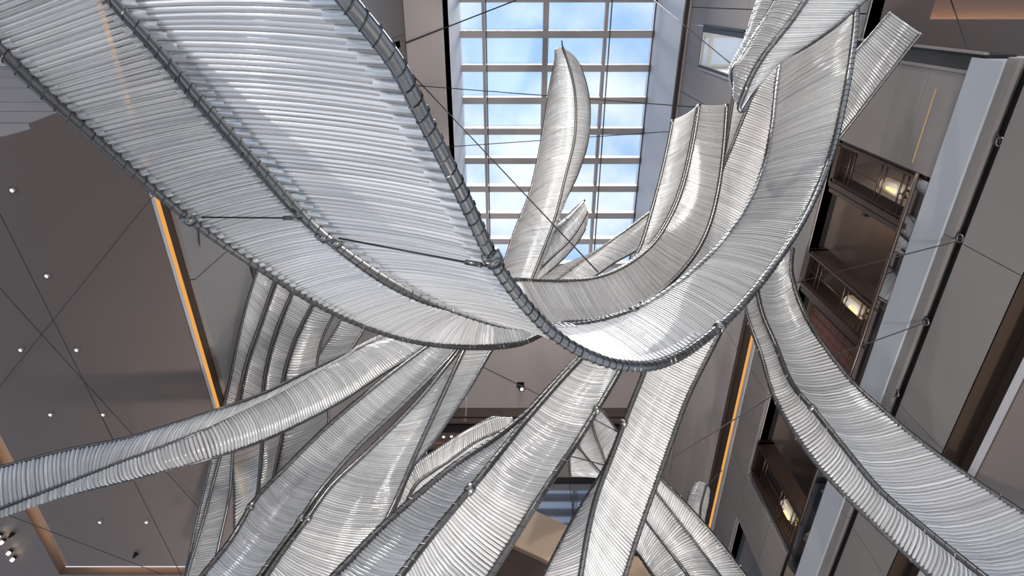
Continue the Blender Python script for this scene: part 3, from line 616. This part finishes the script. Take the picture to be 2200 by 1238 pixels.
# ------------------------------------------------------------------ small fittings
def disc_geo(c, n, r, h, sides=16):
    c = np.array(c, float); n = np.array(n, float); n /= np.linalg.norm(n)
    return tube_geo(np.array([c, c + n * h]), r, sides)
def disc(name, c, n, r, h, mat, parent=None, sides=16):
    V, Fc = disc_geo(c, n, r, h, sides); return mesh(name, V, Fc, mat, parent)
def downlight(c, r, label, group, mat=BULB):
    th = empty('downlight', c); tag(th, label, 'downlight', group)
    V = []; Fc = []; s = 16
    for rr, z in ((r * 1.2, 0), (r * 1.2, -.012), (r, -.012), (r, .03)):
        for k in range(s): V.append((c[0] + rr * math.cos(2 * math.pi * k / s), c[1] + rr * math.sin(2 * math.pi * k / s), c[2] + z))
    for i in range(3):
        for k in range(s): Fc.append((i * s + k, i * s + (k + 1) % s, (i + 1) * s + (k + 1) % s, (i + 1) * s + k))
    mesh('trim_ring', V, Fc, LIP, th); disc('lamp', (c[0], c[1], c[2] - .008), (0, 0, 1), r * .95, .02, mat, th)
pos = ['nearest the front ribbon', 'second from the top', 'outer one of the third row', 'inner one of the third row', 'outer one of the fourth row', 'inner one of the fourth row', 'outer one of the last row', 'inner one of the last row']
for (u, v), t in zip([(27, 409), (101, 593), (45, 752), (165, 752), (109, 891), (222, 891), (215, 1122), (315, 1122)], pos):
    downlight(tuple(onZ(u, v, 6.865)), .016, 'small downlight in the taupe left ceiling, ' + t, 'downlights in the left ceiling')
downlight(tuple(onZ(1820, 331, 11.97)), .045, 'downlight in the balcony ceiling seen through the upper lantern screen', 'balcony downlights')
downlight(tuple(onZ(1750, 574, 11.97)), .05, 'downlight in the balcony ceiling seen through the middle lantern screen', 'balcony downlights')
for (u, v), t in zip([(953, 931), (970, 930)], ['left', 'right']):
    c = onY(u, v + 8, YF - .02); th = empty('wall_spotlight', c); tag(th, t + ' one of two tiny warm lights on the far brown band', 'spotlight', 'far wall lights')
    disc('lens', c, (0, 1, 0), .05, .02, BULB, th); disc('collar', c + np.array([0, .004, 0]), (0, 1, 0), .075, .02, LIP, th)
def sprinkler(c, label, r=.06):
    th = empty('smoke_detector', c); tag(th, label, 'detector', 'black ceiling detectors')
    disc('base', (c[0], c[1], c[2] - .02), (0, 0, 1), r, .03, BLACK, th); disc('head', (c[0], c[1], c[2] - .06), (0, 0, 1), r * .6, .05, BLACK, th)
sprinkler(onZ(292, 1191, 6.87), 'black detector near the corner of the left ceiling tray', .03)
sprinkler(onZ(26, 1148, 6.87), 'black detector beside the row of spotlights at bottom left', .03)
sprinkler(onZ(1866, 460, 11.98), 'round black detector on the balcony ceiling between lantern screens', .06)
sprinkler(onZ(1678, 997, 11.98), 'round black detector on the balcony ceiling by the lowest lantern screen', .07)
sprinkler(onZ(1117, 893, 22.0), 'black detector on the far brown ceiling below the projector', .12)
# projector-like spotlight on the far ceiling
c = onZ(1118, 826, ZC); th = empty('ceiling_spotlight', c); tag(th, 'black ceiling spotlight with bluish lens on the far brown ceiling', 'spotlight')
box('recess_box', c[0] - .16, c[0] + .16, c[1] - .12, c[1] + .16, c[2] - .03, c[2], BLACK, th)
tube('barrel', [c + np.array([.02, .05, -.02]), c + np.array([.06, -.02, -.38])], .13, BLACK, th, 14)
disc('lens', c + np.array([.06, -.02, -.385]), (.04, -.07, -.36), .07, .02, SPOTE, th)
# row of little spotlights bottom left
for i, (u, v) in enumerate([(2, 1148), (9, 1160), (24, 1183), (32, 1197)]):
    c = onZ(u, v, 6.87); th = empty('track_spotlight', c)
    tag(th, ['first', 'second', 'third', 'fourth'][i] + ' warm spotlight from the top in the row at the bottom left corner', 'spotlight', 'spotlights at bottom left')
    tube('barrel', [c, c + np.array([0, 0, -.03])], .026, BLACK, th, 10); disc('lens', c + np.array([0, 0, -.032]), (0, 0, -1), .022, .03, BULB, th)

# anchors in the right wall slot
for i, (u, v) in enumerate([(2148, 305), (2063, 513), (1990, 692), (1926, 846)]):
    c = onX(u, v, XR + .02); th = empty('cable_anchor', c); tag(th, 'round steel cable anchor in the black wall slot, ' + ['topmost', 'second from top', 'third from top', 'lowest'][i], 'anchor', 'anchors in the wall slot')
    V, Fc = tube_geo(np.array([c + np.array([0, math.cos(k), math.sin(k)]) * .05 for k in np.linspace(0, 2 * math.pi, 17)]), .014, 6); mesh('ring', V, Fc, STEEL, th, True)
    disc('bolt', c, (1, 0, 0), .022, .1, STEEL_D, th, 10)

# ------------------------------------------------------------------ lantern screens on the balcony
def lantern(y0, y1, z0, z1, label, sc_label):
    X = XR + .03; th = empty('lantern_screen', (X, y0, z0)); tag(th, label, 'metal screen', 'bronze lantern screens')
    def bar(n, a, b, s, par=th): return tube(n, [a, b], s, BRONZE, par, 4)
    dpt = .34
    # jamb posts with stepped mouldings, head and foot bars
    for y in (y0, y1):
        box('jamb', X, X + dpt, y - .05, y + .05, z0 - .05, z1 + .05, BRONZE, th)
        box('moulding', X - .04, X + .1, y - .015, y + .075 if y == y1 else y + .015, z0, z1, BRONZE, th)
    box('outer_jamb', X + .02, X + dpt, y1 + .12, y1 + .20, z0 - .05, z1 + .05, BRONZE, th)
    box('head', X, X + dpt, y0 - .05, y1 + .05, z1 - .02, z1 + .10, BRONZE, th)
    ym = (y0 + y1) / 2; h = z1 - z0
    for k in (.16, .56, .80):
        zc = z1 - h * k
        for dz in (0, -h * .055):
            bar('rung', (X + .02, y0, zc + dz), (X + .02, y1, zc + dz), .014)
        bar('rung_end', (X + .02, y1 - .04, zc), (X + .02, y1 - .04, zc - h * .055), .014)
    bar('upright', (X + .03, ym, z0), (X + .03, ym, z1), .008)
    sc = empty('wall_sconce', (X + .14, ym, z1 - h * .72)); tag(sc, sc_label, 'sconce', 'glass sconces')
    zt, zb = z1 - h * .58, z1 - h * .80
    V, Fc = tube_geo(np.array([(X + .12, ym, zt), (X + .12, ym, zb)]), .105, 14); mesh('glass_tube', V, Fc, FROST, sc, True)
    tube('filament', [(X + .005, ym, zb + .06), (X + .005, ym, zb + .28)], .025, GLOW, sc, 8)
    ico = []; s = 10
    V = []; Fc = []
    for i in range(7):
        ph = math.pi * i / 6
        for k in range(s): V.append((X + .12 + .075 * math.sin(ph) * math.cos(2 * math.pi * k / s), ym + .075 * math.sin(ph) * math.sin(2 * math.pi * k / s), zb - .05 + .075 * math.cos(ph)))
    for i in range(6):
        for k in range(s): Fc.append((i * s + k, (i + 1) * s + k, (i + 1) * s + (k + 1) % s, i * s + (k + 1) % s))
    mesh('brass_finial', V, Fc, BRASS, sc, True)
    tube('backplate_arm', [(X + .12, ym, zb), (X + .34, ym, zb)], .02, BRASS, sc, 6)
lantern(2.26, 2.95, 9.45, 11.72, 'bronze lantern screen high on the right balcony, top one of three', 'glowing glass sconce in the top lantern screen')
lantern(4.40, 5.05, 9.45, 11.80, 'bronze lantern screen on the right balcony, middle one of three', 'glowing glass sconce in the middle lantern screen')
lantern(9.35, 10.18, 9.55, 11.84, 'bronze lantern screen on the right balcony, lowest one of three', 'glowing glass sconce in the lowest lantern screen')
# red-brown tiled panel behind the palm-leaf ribbon
tp = empty('tiled_panel', (XR + .3, 5.6, 9.6)); tag(tp, 'dark red brown tiled panel below the middle lantern screen', 'tiled panel')
for i in range(6):
    for j in range(9):
        box('tile', XR + .3, XR + .34, 5.5 + i * .17, 5.66 + i * .17, 9.5 + j * .24, 9.73 + j * .24, TILE, tp)
box('grout_board', XR + .345, XR + .40, 5.45, 6.55, 9.45, 11.7, BROWN, tp)
# glass balustrade on the balcony edge
bal = empty('glass_balustrade', (XR, 5, 9.26)); tag(bal, 'glass balustrade with bronze handrail along the right balcony edge', 'balustrade')
yb_ = [2.25, 4.3, 6.4, 8.5, 10.6, 12.7, 14.8]
for i in range(len(yb_) - 1):
    box('glass_pane', XR - .005, XR + .015, yb_[i] + .01, yb_[i + 1] - .01, 9.26, 9.56 + .02 * i, BALU, bal)
tube('handrail', [(XR, 2.2, 9.56), (XR, 14.8, 9.72)], .035, BRONZE, bal, 8)
box('base_channel', XR - .02, XR + .03, 2.2, 14.8, 9.25, 9.285, BRONZE, bal)
